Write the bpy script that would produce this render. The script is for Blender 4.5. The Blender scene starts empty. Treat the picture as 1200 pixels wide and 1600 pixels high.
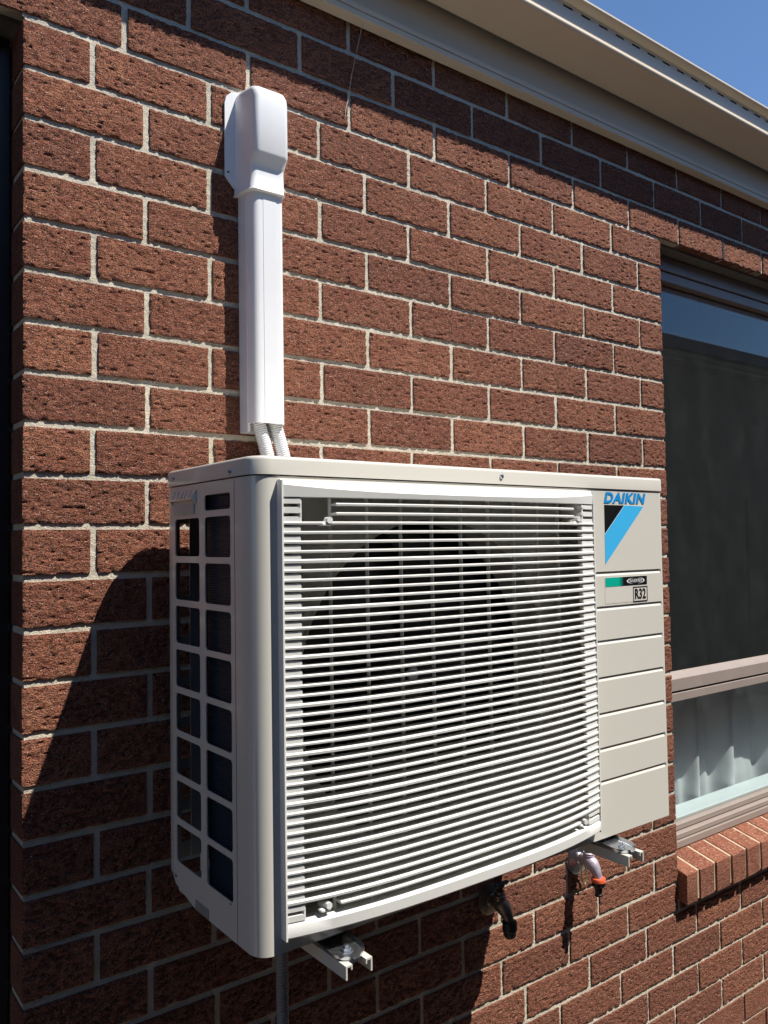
import bpy, bmesh, math, random
import numpy as np
from mathutils import Vector, Matrix, noise as mnoise
from mathutils.geometry import tessellate_polygon

random.seed(7)
R = math.radians
S = bpy.context.scene
COL = S.collection

# ------------------------------------------------------------------ camera
# x runs along the brick wall, y goes into the house, z is up, ground at 0.
ZO = 2.45                                   # height of the course line at the window head
FPX = 1282.2                                # focal length in pixels of the 1600 px high photograph
CAM = Vector((-0.3349, -1.4313, ZO - 0.8962))
YAW, PITCH, ROLL = 0.64511, 0.03788, -0.01508
fwd = Vector((math.sin(YAW)*math.cos(PITCH), math.cos(YAW)*math.cos(PITCH), math.sin(PITCH)))
rgt0 = Vector((math.cos(YAW), -math.sin(YAW), 0))
up0 = rgt0.cross(fwd)
rgt = math.cos(ROLL)*rgt0 + math.sin(ROLL)*up0
upv = -math.sin(ROLL)*rgt0 + math.cos(ROLL)*up0
cd = bpy.data.cameras.new('camera')
cd.sensor_fit = 'VERTICAL'; cd.sensor_height = 24.0; cd.lens = FPX/1600*24.0
cd.clip_start = 0.02; cd.clip_end = 500
co = bpy.data.objects.new('camera', cd); COL.objects.link(co)
co.matrix_world = Matrix(((rgt.x, upv.x, -fwd.x, CAM.x), (rgt.y, upv.y, -fwd.y, CAM.y), (rgt.z, upv.z, -fwd.z, CAM.z), (0, 0, 0, 1)))
S.camera = co

# ------------------------------------------------------------------ sky, sun, exposure
SUN = Vector((0.76, -1.0, 2.08)).normalized()          # towards the sun
w = bpy.data.worlds.new('World'); S.world = w; w.use_nodes = True
nt = w.node_tree
sky = nt.nodes.new('ShaderNodeTexSky'); sky.sky_type = 'NISHITA'; sky.sun_disc = False
sky.sun_elevation = math.asin(SUN.z); sky.sun_rotation = math.atan2(SUN.x, SUN.y)
sky.air_density = 1.0; sky.dust_density = 0.0; sky.ozone_density = 7.5
nt.links.new(sky.outputs[0], nt.nodes['Background'].inputs[0])
nt.nodes['Background'].inputs[1].default_value = 0.1
sl = bpy.data.lights.new('sun', 'SUN'); sl.energy = 5.0; sl.angle = R(0.5); sl.color = (1.0, 0.95, 0.87)
so = bpy.data.objects.new('sun', sl); COL.objects.link(so)
so.rotation_euler = SUN.to_track_quat('Z', 'Y').to_euler()
so.location = (3, -4, 8)
vs = S.view_settings
vs.view_transform = 'Standard'; vs.look = 'None'; vs.gamma = 1.0; vs.use_curve_mapping = False
vs.exposure = 0.55
S.cycles.max_bounces = 7; S.cycles.diffuse_bounces = 3; S.cycles.glossy_bounces = 3; S.cycles.transmission_bounces = 3; S.cycles.transparent_max_bounces = 10
S.cycles.caustics_reflective = False; S.cycles.caustics_refractive = False

# ------------------------------------------------------------------ materials
MATS = {}
def new_mat(name):
    m = bpy.data.materials.new(name); m.use_nodes = True
    MATS[name] = m
    return m, m.node_tree, m.node_tree.nodes['Principled BSDF']

def ramp(nt, src, p0, p1, c0=(0, 0, 0, 1), c1=(1, 1, 1, 1)):
    r = nt.nodes.new('ShaderNodeValToRGB')
    r.color_ramp.elements[0].position = p0; r.color_ramp.elements[1].position = p1
    r.color_ramp.elements[0].color = c0; r.color_ramp.elements[1].color = c1
    nt.links.new(src, r.inputs[0]); return r.outputs[0]

def mixc(nt, fac, a, b, mode='MIX'):
    n = nt.nodes.new('ShaderNodeMix'); n.data_type = 'RGBA'; n.blend_type = mode
    for i, v in ((0, fac), (6, a), (7, b)):
        if isinstance(v, (int, float)): n.inputs[i].default_value = v
        elif isinstance(v, tuple): n.inputs[i].default_value = v if len(v) == 4 else (*v, 1)
        else: nt.links.new(v, n.inputs[i])
    return n.outputs[2]

def math_(nt, op, a, b):
    n = nt.nodes.new('ShaderNodeMath'); n.operation = op
    for i, v in ((0, a), (1, b)):
        if isinstance(v, (int, float)): n.inputs[i].default_value = v
        else: nt.links.new(v, n.inputs[i])
    return n.outputs[0]

def noise_(nt, vec, scale, detail=4, rough=0.55):
    n = nt.nodes.new('ShaderNodeTexNoise')
    n.inputs['Scale'].default_value = scale; n.inputs['Detail'].default_value = detail; n.inputs['Roughness'].default_value = rough
    nt.links.new(vec, n.inputs['Vector']); return n.outputs['Fac']

def mapping_(nt, vec, scale=(1, 1, 1), loc=None):
    n = nt.nodes.new('ShaderNodeMapping'); n.inputs['Scale'].default_value = scale
    nt.links.new(vec, n.inputs['Vector'])
    if loc is not None: nt.links.new(loc, n.inputs['Location'])
    return n.outputs[0]

def bump_(nt, b, height, strength, dist):
    n = nt.nodes.new('ShaderNodeBump'); n.inputs['Strength'].default_value = strength; n.inputs['Distance'].default_value = dist
    nt.links.new(height, n.inputs['Height']); nt.links.new(n.outputs[0], b.inputs['Normal'])

def plain(name, col, rough=0.5, metal=0.0, var=0.06, vscale=9, bump=0.0, bscale=200, spec=0.5, bdist=0.001, coat=0.0, rvar=1.0):
    """painted / plastic / metal surface with faint mottling, dust and a fine relief"""
    m, nt, b = new_mat(name)
    tc = nt.nodes.new('ShaderNodeTexCoord'); v = tc.outputs['Object']
    n1 = noise_(nt, v, vscale, 5, 0.6)
    dark = tuple(c*(1-var*2.2) for c in col); light = tuple(min(1, c*(1+var)) for c in col)
    c = mixc(nt, ramp(nt, n1, 0.3, 0.7), dark, light)
    nt.links.new(c, b.inputs['Base Color'])
    r = nt.nodes.new('ShaderNodeMapRange'); nt.links.new(noise_(nt, v, vscale*4, 4), r.inputs[0])
    r.inputs[3].default_value = max(0.02, rough-0.08*rvar); r.inputs[4].default_value = min(1, rough+0.1*rvar)
    nt.links.new(r.outputs[0], b.inputs['Roughness'])
    b.inputs['Metallic'].default_value = metal; b.inputs['Specular IOR Level'].default_value = spec
    b.inputs['Coat Weight'].default_value = coat; b.inputs['Coat Roughness'].default_value = 0.10
    if bump > 0: bump_(nt, b, noise_(nt, v, bscale, 3), bump, bdist)
    return m

def brick_mat(name='brick', relief=0.0095):
    m, nt, b = new_mat(name)
    tc = nt.nodes.new('ShaderNodeTexCoord'); oi = nt.nodes.new('ShaderNodeObjectInfo')
    off = nt.nodes.new('ShaderNodeCombineXYZ')
    for i, k in enumerate((37.0, 11.0, 23.0)): nt.links.new(math_(nt, 'MULTIPLY', oi.outputs['Random'], k), off.inputs[i])
    v = mapping_(nt, tc.outputs['Object'], (1, 1, 1), off.outputs[0])
    vt = mapping_(nt, v, (0.45, 1, 1.25))                       # tears run along the brick
    n_mid = noise_(nt, vt, 105, 4, 0.72)
    n_drag = noise_(nt, mapping_(nt, v, (1.0, 1, 0.10)), 150, 1, 0.5)   # wire-cut drag marks run down the face
    n_tear = noise_(nt, vt, 215, 3, 0.7)
    tear = ramp(nt, n_tear, 0.37, 0.46)
    n_fine = noise_(nt, v, 400, 2, 0.6)
    h = math_(nt, 'MULTIPLY', n_mid, 1.35)
    h = math_(nt, 'ADD', h, math_(nt, 'MULTIPLY', n_fine, 0.85))
    h = math_(nt, 'ADD', h, math_(nt, 'MULTIPLY', n_drag, 0.20))
    h = math_(nt, 'ADD', h, math_(nt, 'MULTIPLY', tear, 0.55))
    bump_(nt, b, h, 1.0, relief)
    base = mixc(nt, oi.outputs['Random'], (0.430, 0.172, 0.100), (0.270, 0.104, 0.066))
    base = mixc(nt, ramp(nt, noise_(nt, v, 14, 2), 0.40, 0.75), base, (0.300, 0.105, 0.066))
    base = mixc(nt, math_(nt, 'MULTIPLY', ramp(nt, n_mid, 0.50, 0.70), 0.6), base, (0.46, 0.20, 0.125))
    pit_flecks = ramp(nt, n_fine, 0.38, 0.47)                        # iron flecks set in the fine relief's pits, painting their shade too
    base = mixc(nt, pit_flecks, (0.055, 0.024, 0.017), base)
    vg = nt.nodes.new('ShaderNodeTexVoronoi'); vg.inputs['Scale'].default_value = 300; sx = nt.nodes.new('ShaderNodeSeparateXYZ'); cx_ = nt.nodes.new('ShaderNodeCombineXYZ'); nt.links.new(v, sx.inputs[0]); nt.links.new(math_(nt, 'ADD', sx.outputs[0], sx.outputs[1]), cx_.inputs[0]); nt.links.new(sx.outputs[2], cx_.inputs[1])
    vg.voronoi_dimensions = '2D'; nt.links.new(cx_.outputs[0], vg.inputs['Vector'])
    grit = ramp(nt, vg.outputs['Distance'], 0.16, 0.26, (1, 1, 1, 1), (0, 0, 0, 1))
    pick = ramp(nt, vg.outputs['Color'], 0.76, 0.79)            # only some cells carry a pale grain
    g = math_(nt, 'MULTIPLY', grit, pick)
    base = mixc(nt, g, base, (0.62, 0.50, 0.40))
    nt.links.new(base, b.inputs['Base Color'])
    b.inputs['Roughness'].default_value = 0.9; b.inputs['Specular IOR Level'].default_value = 0.25
    return m

def mortar_mat():
    m, nt, b = new_mat('mortar')
    tc = nt.nodes.new('ShaderNodeTexCoord'); v = tc.outputs['Object']
    n1 = noise_(nt, v, 7, 4); n2 = noise_(nt, v, 420, 4, 0.7); n3 = noise_(nt, v, 60, 4, 0.6)
    c = mixc(nt, ramp(nt, n1, 0.35, 0.65), (0.57, 0.515, 0.41), (0.69, 0.63, 0.51))
    c = mixc(nt, ramp(nt, n2, 0.30, 0.40), (0.48, 0.43, 0.35), c)
    nt.links.new(c, b.inputs['Base Color'])
    h = math_(nt, 'ADD', math_(nt, 'MULTIPLY', n2, 0.5), n3)
    bump_(nt, b, h, 1.0, 0.0045)
    b.inputs['Roughness'].default_value = 0.95; b.inputs['Specular IOR Level'].default_value = 0.2
    return m

def glass_mat(name, tint=(0.93, 0.965, 0.965), rough=0.0, refl=0.06):
    """thin window pane: mirror reflection by Fresnel, the rest passes"""
    m, nt, b = new_mat(name)
    nt.nodes.remove(b)
    out = nt.nodes['Material Output']
    ge = nt.nodes.new('ShaderNodeNewGeometry'); dp = nt.nodes.new('ShaderNodeVectorMath'); dp.operation = 'DOT_PRODUCT'
    nt.links.new(ge.outputs['Normal'], dp.inputs[0]); nt.links.new(ge.outputs['Incoming'], dp.inputs[1])
    one = math_(nt, 'SUBTRACT', 1.0, math_(nt, 'ABSOLUTE', dp.outputs['Value'], 0.0))
    fr5 = math_(nt, 'POWER', one, 5.0)
    tr = nt.nodes.new('ShaderNodeBsdfTransparent'); tr.inputs['Color'].default_value = (*tint, 1)
    gl = nt.nodes.new('ShaderNodeBsdfGlossy'); gl.inputs['Roughness'].default_value = rough
    mx = nt.nodes.new('ShaderNodeMixShader')
    f2 = math_(nt, 'ADD', math_(nt, 'MULTIPLY', fr5, 0.9), refl)
    tc = nt.nodes.new('ShaderNodeTexCoord')
    dust = nt.nodes.new('ShaderNodeBsdfDiffuse'); dust.inputs['Color'].default_value = (0.5, 0.48, 0.45, 1)
    d = ramp(nt, noise_(nt, mapping_(nt, tc.outputs['Object'], (1.6, 1, 1)), 7, 6, 0.7), 0.45, 0.85, (0.006, 0.006, 0.006, 1), (0.022, 0.022, 0.022, 1))
    nt.links.new(f2, mx.inputs[0]); nt.links.new(tr.outputs[0], mx.inputs[1]); nt.links.new(gl.outputs[0], mx.inputs[2])
    mx2 = nt.nodes.new('ShaderNodeMixShader')
    nt.links.new(d, mx2.inputs[0]); nt.links.new(mx.outputs[0], mx2.inputs[1]); nt.links.new(dust.outputs[0], mx2.inputs[2])
    nt.links.new(mx2.outputs[0], out.inputs['Surface'])
    return m

def screen_mat():
    m, nt, b = new_mat('insect_screen')
    nt.nodes.remove(b)
    out = nt.nodes['Material Output']
    tr = nt.nodes.new('ShaderNodeBsdfTransparent'); df = nt.nodes.new('ShaderNodeBsdfDiffuse'); df.inputs['Color'].default_value = (0.020, 0.0205, 0.020, 1)
    mx = nt.nodes.new('ShaderNodeMixShader'); mx.inputs[0].default_value = 0.95
    nt.links.new(tr.outputs[0], mx.inputs[1]); nt.links.new(df.outputs[0], mx.inputs[2]); nt.links.new(mx.outputs[0], out.inputs['Surface'])
    return m

def fabric_mat():
    m, nt, b = new_mat('curtain')
    tc = nt.nodes.new('ShaderNodeTexCoord')
    n = noise_(nt, mapping_(nt, tc.outputs['Object'], (6, 6, 1)), 30, 3)
    nt.links.new(mixc(nt, n, (0.62, 0.63, 0.64), (0.76, 0.77, 0.77)), b.inputs['Base Color'])
    b.inputs['Roughness'].default_value = 0.85
    return m

def coil_mat():
    m, nt, b = new_mat('coil_fins')
    tc = nt.nodes.new('ShaderNodeTexCoord')
    wv = nt.nodes.new('ShaderNodeTexWave'); wv.bands_direction = 'Z'; wv.inputs['Scale'].default_value = 90; wv.inputs['Distortion'].default_value = 0.4
    nt.links.new(tc.outputs['Object'], wv.inputs['Vector'])
    nt.links.new(mixc(nt, wv.outputs['Fac'], (0.007, 0.020, 0.036), (0.016, 0.045, 0.075)), b.inputs['Base Color'])
    bump_(nt, b, wv.outputs['Fac'], 0.6, 0.002)
    b.inputs['Roughness'].default_value = 0.35; b.inputs['Metallic'].default_value = 0.3
    return m

def band_mat():
    m, nt, b = new_mat('sticker_band')
    tc = nt.nodes.new('ShaderNodeTexCoord'); sp = nt.nodes.new('ShaderNodeSeparateXYZ')
    nt.links.new(tc.outputs['Object'], sp.inputs[0])
    mr = nt.nodes.new('ShaderNodeMapRange'); mr.inputs[1].default_value = 0.040; mr.inputs[2].default_value = 0.056
    nt.links.new(sp.outputs[0], mr.inputs[0])
    nt.links.new(mixc(nt, mr.outputs[0], (0.0, 0.40, 0.29), (0.006, 0.006, 0.007)), b.inputs['Base Color'])
    b.inputs['Roughness'].default_value = 0.35
    return m

def ground_mat():
    m, nt, b = new_mat('gravel_path')
    tc = nt.nodes.new('ShaderNodeTexCoord'); v = tc.outputs['Object']
    vo = nt.nodes.new('ShaderNodeTexVoronoi'); vo.inputs['Scale'].default_value = 55; nt.links.new(v, vo.inputs['Vector'])
    c = mixc(nt, vo.outputs['Color'], (0.24, 0.20, 0.16), (0.40, 0.34, 0.27))
    c = mixc(nt, ramp(nt, noise_(nt, v, 1.3, 5), 0.35, 0.7), c, (0.28, 0.235, 0.185))
    nt.links.new(c, b.inputs['Base Color']); bump_(nt, b, vo.outputs['Distance'], 1.0, 0.01)
    b.inputs['Roughness'].default_value = 0.95
    return m

def duct_mat():
    m = plain('white_pvc', (0.80, 0.81, 0.83), 0.32, var=0.015, vscale=5, bump=0.06, bscale=60)
    return m

M_BRICK = brick_mat(); M_SBRICK = brick_mat('sill_brick', 0.0035); M_MORTAR = mortar_mat(); M_GLASS = glass_mat('window_glass'); M_SCREEN = screen_mat()
M_CURT = fabric_mat(); M_COIL = coil_mat(); M_BAND = band_mat(); M_GROUND = ground_mat(); M_PVC = duct_mat()
M_IVORY = plain('ivory_enamel', (0.66, 0.635, 0.57), 0.26, var=0.006, vscale=6, bump=0.012, bscale=30, coat=0.5, rvar=0.15)
M_GRILLE = plain('grille_plastic', (0.74, 0.735, 0.70), 0.42, var=0.02, vscale=8, bump=0.04, bscale=120)
M_BASE = plain('base_pan_steel', (0.50, 0.48, 0.43), 0.5, var=0.05)
M_DARK = plain('dark_plastic', (0.018, 0.018, 0.020), 0.5, var=0.1)
M_FAN = plain('fan_plastic', (0.035, 0.036, 0.038), 0.45, var=0.1)
M_ZINC = plain('zinc_steel', (0.60, 0.63, 0.68), 0.30, metal=1.0, var=0.08, vscale=40)
M_STRUT = plain('strut_powdercoat', (0.60, 0.58, 0.52), 0.45, var=0.05, vscale=20, bump=0.05)
M_GUTTER = plain('gutter_colorbond', (0.68, 0.585, 0.45), 0.38, var=0.02, vscale=3, bump=0.04, bscale=40)
M_TRIM = plain('trim_paint', (0.66, 0.58, 0.455), 0.5, var=0.03, vscale=4, bump=0.05, bscale=80)
M_ALU = plain('window_aluminium', (0.315, 0.262, 0.232), 0.38, var=0.03, vscale=12, metal=0.0)
M_LINTEL = plain('lintel_steel', (0.16, 0.15, 0.13), 0.7, var=0.15, vscale=25)
M_RUST = plain('lintel_edge', (0.16, 0.07, 0.045), 0.8, var=0.2, vscale=40)
M_SMORT = plain('sill_mortar', (0.52, 0.41, 0.29), 0.95, var=0.12, vscale=30, bump=0.6, bscale=300, spec=0.2)
M_ROOM = plain('room_paint', (0.50, 0.49, 0.47), 0.8, var=0.02)
M_SILL = plain('inner_sill_paint', (0.74, 0.78, 0.78), 0.45, var=0.02)
M_BLACK = plain('black_rubber', (0.012, 0.012, 0.013), 0.55, var=0.1)
M_HOSE = plain('grey_conduit', (0.26, 0.25, 0.24), 0.55, var=0.06, vscale=30)
M_WHOSE = plain('white_conduit', (0.78, 0.79, 0.80), 0.42, var=0.02, vscale=20)
M_LILAC = plain('lilac_tap', (0.42, 0.37, 0.45), 0.38, metal=0.25, var=0.12, vscale=60)
M_BRASS = plain('tarnished_brass', (0.22, 0.17, 0.13), 0.42, metal=0.8, var=0.2, vscale=70, bump=0.15)
M_COPPER = plain('copper_flange', (0.42, 0.27, 0.24), 0.35, metal=0.75, var=0.15, vscale=60)
M_LOOP = plain('yellow_passivated_wire', (0.62, 0.60, 0.38), 0.3, metal=0.9, var=0.1, vscale=80)
M_ORANGE = plain('orange_plastic', (0.72, 0.12, 0.05), 0.4, var=0.05)
M_TILE = plain('roof_tiles', (0.10, 0.09, 0.09), 0.7, var=0.15, vscale=6)
M_NWALL = plain('neighbour_render', (0.10, 0.095, 0.09), 0.9, var=0.12, vscale=3, bump=0.3)
M_NTRIM = plain('neighbour_trim', (0.12, 0.12, 0.12), 0.6, var=0.05)
M_BLUE = plain('logo_light_blue', (0.05, 0.46, 0.84), 0.4, var=0.01)
M_BLUE2 = plain('logo_blue', (0.005, 0.27, 0.66), 0.4, var=0.01)
M_INK = plain('black_ink', (0.006, 0.006, 0.007), 0.35, var=0.01)
M_WHITE = plain('white_ink', (0.80, 0.80, 0.80), 0.4, var=0.01)
M_STICK = plain('sticker_film', (0.65, 0.62, 0.56), 0.28, var=0.01)
M_WEB = plain('cobweb_silk', (0.55, 0.50, 0.42), 0.6, var=0.1)
M_DOOR = plain('door_frame_dark', (0.02, 0.02, 0.022), 0.35, var=0.1)

# ------------------------------------------------------------------ mesh helpers
def finish(me, angle=35):
    me.polygons.foreach_set('use_smooth', [True]*len(me.polygons))
    me.set_sharp_from_angle(angle=R(angle)); me.update()

def link(o, parent=None):
    COL.objects.link(o)
    if parent is not None: o.parent = parent
    return o

def obj(name, me, mat, parent=None, loc=(0, 0, 0)):
    o = bpy.data.objects.new(name, me); link(o, parent); o.location = loc
    if mat is not None and len(me.materials) == 0: me.materials.append(mat)
    return o

def inst(o, loc, name=None, rot=None):
    c = o.copy(); COL.objects.link(c); c.parent = o.parent; c.location = loc
    if rot is not None: c.rotation_euler = rot
    return c

def tag(o, label, cat, group=None, kind=None):
    o['label'] = label; o['category'] = cat
    if group: o['group'] = group
    if kind: o['kind'] = kind
    return o

def empty(name, loc, label, cat, group=None):
    o = bpy.data.objects.new(name, None); o.empty_display_size = 0.05; COL.objects.link(o); o.location = loc
    return tag(o, label, cat, group)

class MB:
    def __init__(s): s.v = []; s.f = []
    def add(s, vs, fs):
        n = len(s.v); s.v += [tuple(p) for p in vs]; s.f += [tuple(i+n for i in f) for f in fs]; return s
    def box(s, x0, x1, y0, y1, z0, z1):
        return s.add([(x0, y0, z0), (x1, y0, z0), (x1, y1, z0), (x0, y1, z0), (x0, y0, z1), (x1, y0, z1), (x1, y1, z1), (x0, y1, z1)],
                     [(0, 3, 2, 1), (4, 5, 6, 7), (0, 1, 5, 4), (1, 2, 6, 5), (2, 3, 7, 6), (3, 0, 4, 7)])
    def bbox(s, x0, x1, y0, y1, z0, z1, b=0.002, seg=1):
        bm = bmesh.new(); bmesh.ops.create_cube(bm, size=1.0)
        for v in bm.verts: v.co = Vector((x0+(v.co.x+.5)*(x1-x0), y0+(v.co.y+.5)*(y1-y0), z0+(v.co.z+.5)*(z1-z0)))
        bmesh.ops.bevel(bm, geom=bm.edges[:], offset=b, segments=seg, affect='EDGES', profile=0.5)
        return s.bm(bm)
    def bm(s, bm):
        bm.verts.index_update()
        s.add([v.co[:] for v in bm.verts], [[v.index for v in f.verts] for f in bm.faces]); bm.free(); return s
    def tube(s, path, rad, n=12, cap=True):
        path = [Vector(p) for p in path]; rr = rad if isinstance(rad, (list, tuple)) else [rad]*len(path)
        t0 = (path[1]-path[0]).normalized()
        a = Vector((0, 0, 1)) if abs(t0.z) < .9 else Vector((1, 0, 0))
        u = t0.cross(a).normalized(); vs = []
        for i, p in enumerate(path):
            t = (path[min(i+1, len(path)-1)]-path[max(i-1, 0)]).normalized()
            u = (u-t*u.dot(t)).normalized(); v = t.cross(u)
            for k in range(n):
                q = 2*math.pi*k/n; vs.append(p+rr[i]*(math.cos(q)*u+math.sin(q)*v))
        fs = [(i*n+k, i*n+(k+1) % n, (i+1)*n+(k+1) % n, (i+1)*n+k) for i in range(len(path)-1) for k in range(n)]
        if cap: fs += [tuple(range(n))[::-1], tuple((len(path)-1)*n+k for k in range(n))]
        return s.add(vs, fs)
    def lathe(s, prof, origin=(0, 0, 0), axis=(0, 0, 1), n=24, cap=True):
        """prof: list of (radius, height along axis)"""
        ax = Vector(axis).normalized(); a = Vector((0, 0, 1)) if abs(ax.z) < .9 else Vector((1, 0, 0))
        u = ax.cross(a).normalized(); v = ax.cross(u); o = Vector(origin); vs = []
        for r, h in prof:
            for k in range(n):
                q = 2*math.pi*k/n; vs.append(o+ax*h+r*(math.cos(q)*u+math.sin(q)*v))
        fs = [(i*n+k, i*n+(k+1) % n, (i+1)*n+(k+1) % n, (i+1)*n+k) for i in range(len(prof)-1) for k in range(n)]
        if cap: fs += [tuple(range(n))[::-1], tuple((len(prof)-1)*n+k for k in range(n))]
        return s.add(vs, fs)
    def sweep(s, rings, closed=True, cap=True):
        n = len(rings[0]); m = n if closed else n-1
        vs = [p for r in rings for p in r]
        fs = [(i*n+k, i*n+(k+1) % n, (i+1)*n+(k+1) % n, (i+1)*n+k) for i in range(len(rings)-1) for k in range(m)]
        if cap and closed: fs += [tuple(range(n))[::-1], tuple((len(rings)-1)*n+k for k in range(n))]
        return s.add(vs, fs)
    def plate(s, outer, holes, to3d, th):
        """flat plate with holes; outline given in 2D, to3d(u, v, d) places it, th its thickness"""
        loops = [outer]+holes
        tris = tessellate_polygon([[Vector((u, v, 0)) for u, v in lp] for lp in loops])
        flat = [p for lp in loops for p in lp]; n = len(flat)
        vs = [to3d(u, v, 0) for u, v in flat]+[to3d(u, v, th) for u, v in flat]
        fs = [tuple(t) for t in tris]+[tuple(i+n for i in t[::-1]) for t in tris]
        k = 0
        for lp in loops:
            m = len(lp); fs += [(k+i, k+(i+1) % m, n+k+(i+1) % m, n+k+i) for i in range(m)]; k += m
        return s.add(vs, fs)
    def mesh(s, name, angle=35, recalc=True):
        me = bpy.data.meshes.new(name); me.from_pydata(s.v, [], s.f); me.validate()
        if recalc:
            bm = bmesh.new(); bm.from_mesh(me); bmesh.ops.recalc_face_normals(bm, faces=bm.faces[:]); bm.to_mesh(me); bm.free()
        finish(me, angle); return me
    def build(s, name, mat, parent=None, loc=(0, 0, 0), angle=35, recalc=True):
        return obj(name, s.mesh(name, angle, recalc), mat, parent, loc)

def rrect(u0, u1, v0, v1, r, n=5):
    p = []
    for cx, cy, a0 in ((u1-r, v1-r, 0), (u0+r, v1-r, 90), (u0+r, v0+r, 180), (u1-r, v0+r, 270)):
        for k in range(n+1):
            a = R(a0+90*k/n); p.append((cx+r*math.cos(a), cy+r*math.sin(a)))
    return p

def extrude_x(prof, x0, x1):
    """closed (y, z) profile run along x"""
    return MB().sweep([[(x0, y, z) for y, z in prof], [(x1, y, z) for y, z in prof]])

def bez(p0, p1, p2, p3, n=16):
    P = [Vector(p) for p in (p0, p1, p2, p3)]; out = []
    for i in range(n+1):
        t = i/n; out.append(P[0]*(1-t)**3+P[1]*3*t*(1-t)**2+P[2]*3*t*t*(1-t)+P[3]*t**3)
    return out

# ------------------------------------------------------------------ ground
g = MB().box(-60, 60, -60, 60, -0.6, -0.28).build('ground', M_GROUND); g['kind'] = 'structure'

# ------------------------------------------------------------------ the house: brick wall
house = empty('brick_house', (0, 0, 0), 'red brick house wall with pale mortar, beige eave gutter and a window', 'house')
PITCH_Z = 0.086; JB = 0.0108; JP = 0.0105
XW = 1.79                                   # left edge of the window opening
XW1 = 3.25                                  # its right edge
XD = -1.15                                  # far edge of the door opening
ZSILL = ZO-1.852                            # sill bricks meet the wall face here
ZTOP = ZO+0.345
def bed(b): return ZO-PITCH_Z*b
DEPTH = 0.108
MY = 0.0043                                 # mortar sits this far behind the brick faces

# mortar: a rough sheet between the bricks with the two openings left free
def mortar_sheet():
    mb = MB()
    def sheet(x0, x1, z0, z1, res):
        nx = max(1, int((x1-x0)/res)); nz = max(1, int((z1-z0)/res)); vs = []
        for j in range(nz+1):
            for i in range(nx+1):
                x = x0+(x1-x0)*i/nx; z = z0+(z1-z0)*j/nz
                d = 0.0006*mnoise.noise((x*70, z*70, 1.3))+0.0005*mnoise.noise((x*9, z*14, 7.7))
                vs.append((x, MY+d, z))
        fs = [(j*(nx+1)+i, j*(nx+1)+i+1, (j+1)*(nx+1)+i+1, (j+1)*(nx+1)+i) for j in range(nz) for i in range(nx)]
        mb.add(vs, fs)
    sheet(0.0035, XW-0.0035, ZO-2.45, ZO, 0.009)
    sheet(XD, -.0, ZO+.007, ZTOP, 0.011); sheet(0, XW, ZO, ZTOP, 0.009); sheet(XW, 3.3, ZO+.007, ZTOP, 0.009)
    sheet(XW-0.0035, XW1+.0035, ZO-2.45, ZSILL-0.03, 0.011)
    for (x0, x1, z0, z1) in ((0.0035, XW-.0035, -.29, ZO-2.45), (XW1+.0035, 5.6, -.29, ZTOP), (3.3, 5.6, ZO, ZTOP), (-3.6, XD-.0035, -.29, ZTOP), (XW-.0035, XW1+.0035, -.29, ZO-2.45)):
        if z1 > z0: mb.add([(x0, MY+.0004, z0), (x1, MY+.0004, z0), (x1, MY+.0004, z1), (x0, MY+.0004, z1)], [(0, 1, 2, 3)])
    # returns into the openings and the backing of the leaf
    def core(x0, x1, z0, z1): mb.box(x0, x1, MY+0.003, DEPTH+0.01, z0, z1)
    core(0.0035, XW-0.0035, -.29, ZO-0.001); core(XD, XW1, ZO+.006, ZTOP-.001); core(XW-0.003, XW1+0.003, -.29, ZSILL-0.031)
    core(XW1+.0036, 5.6, -.29, ZTOP-.001); core(-3.6, XD-.0036, -.29, ZTOP-.001)
    return mb
wall = mortar_sheet().build('wall', M_MORTAR, house, recalc=False)
wall['label'] = 'pale cream mortar between the red bricks'

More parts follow.
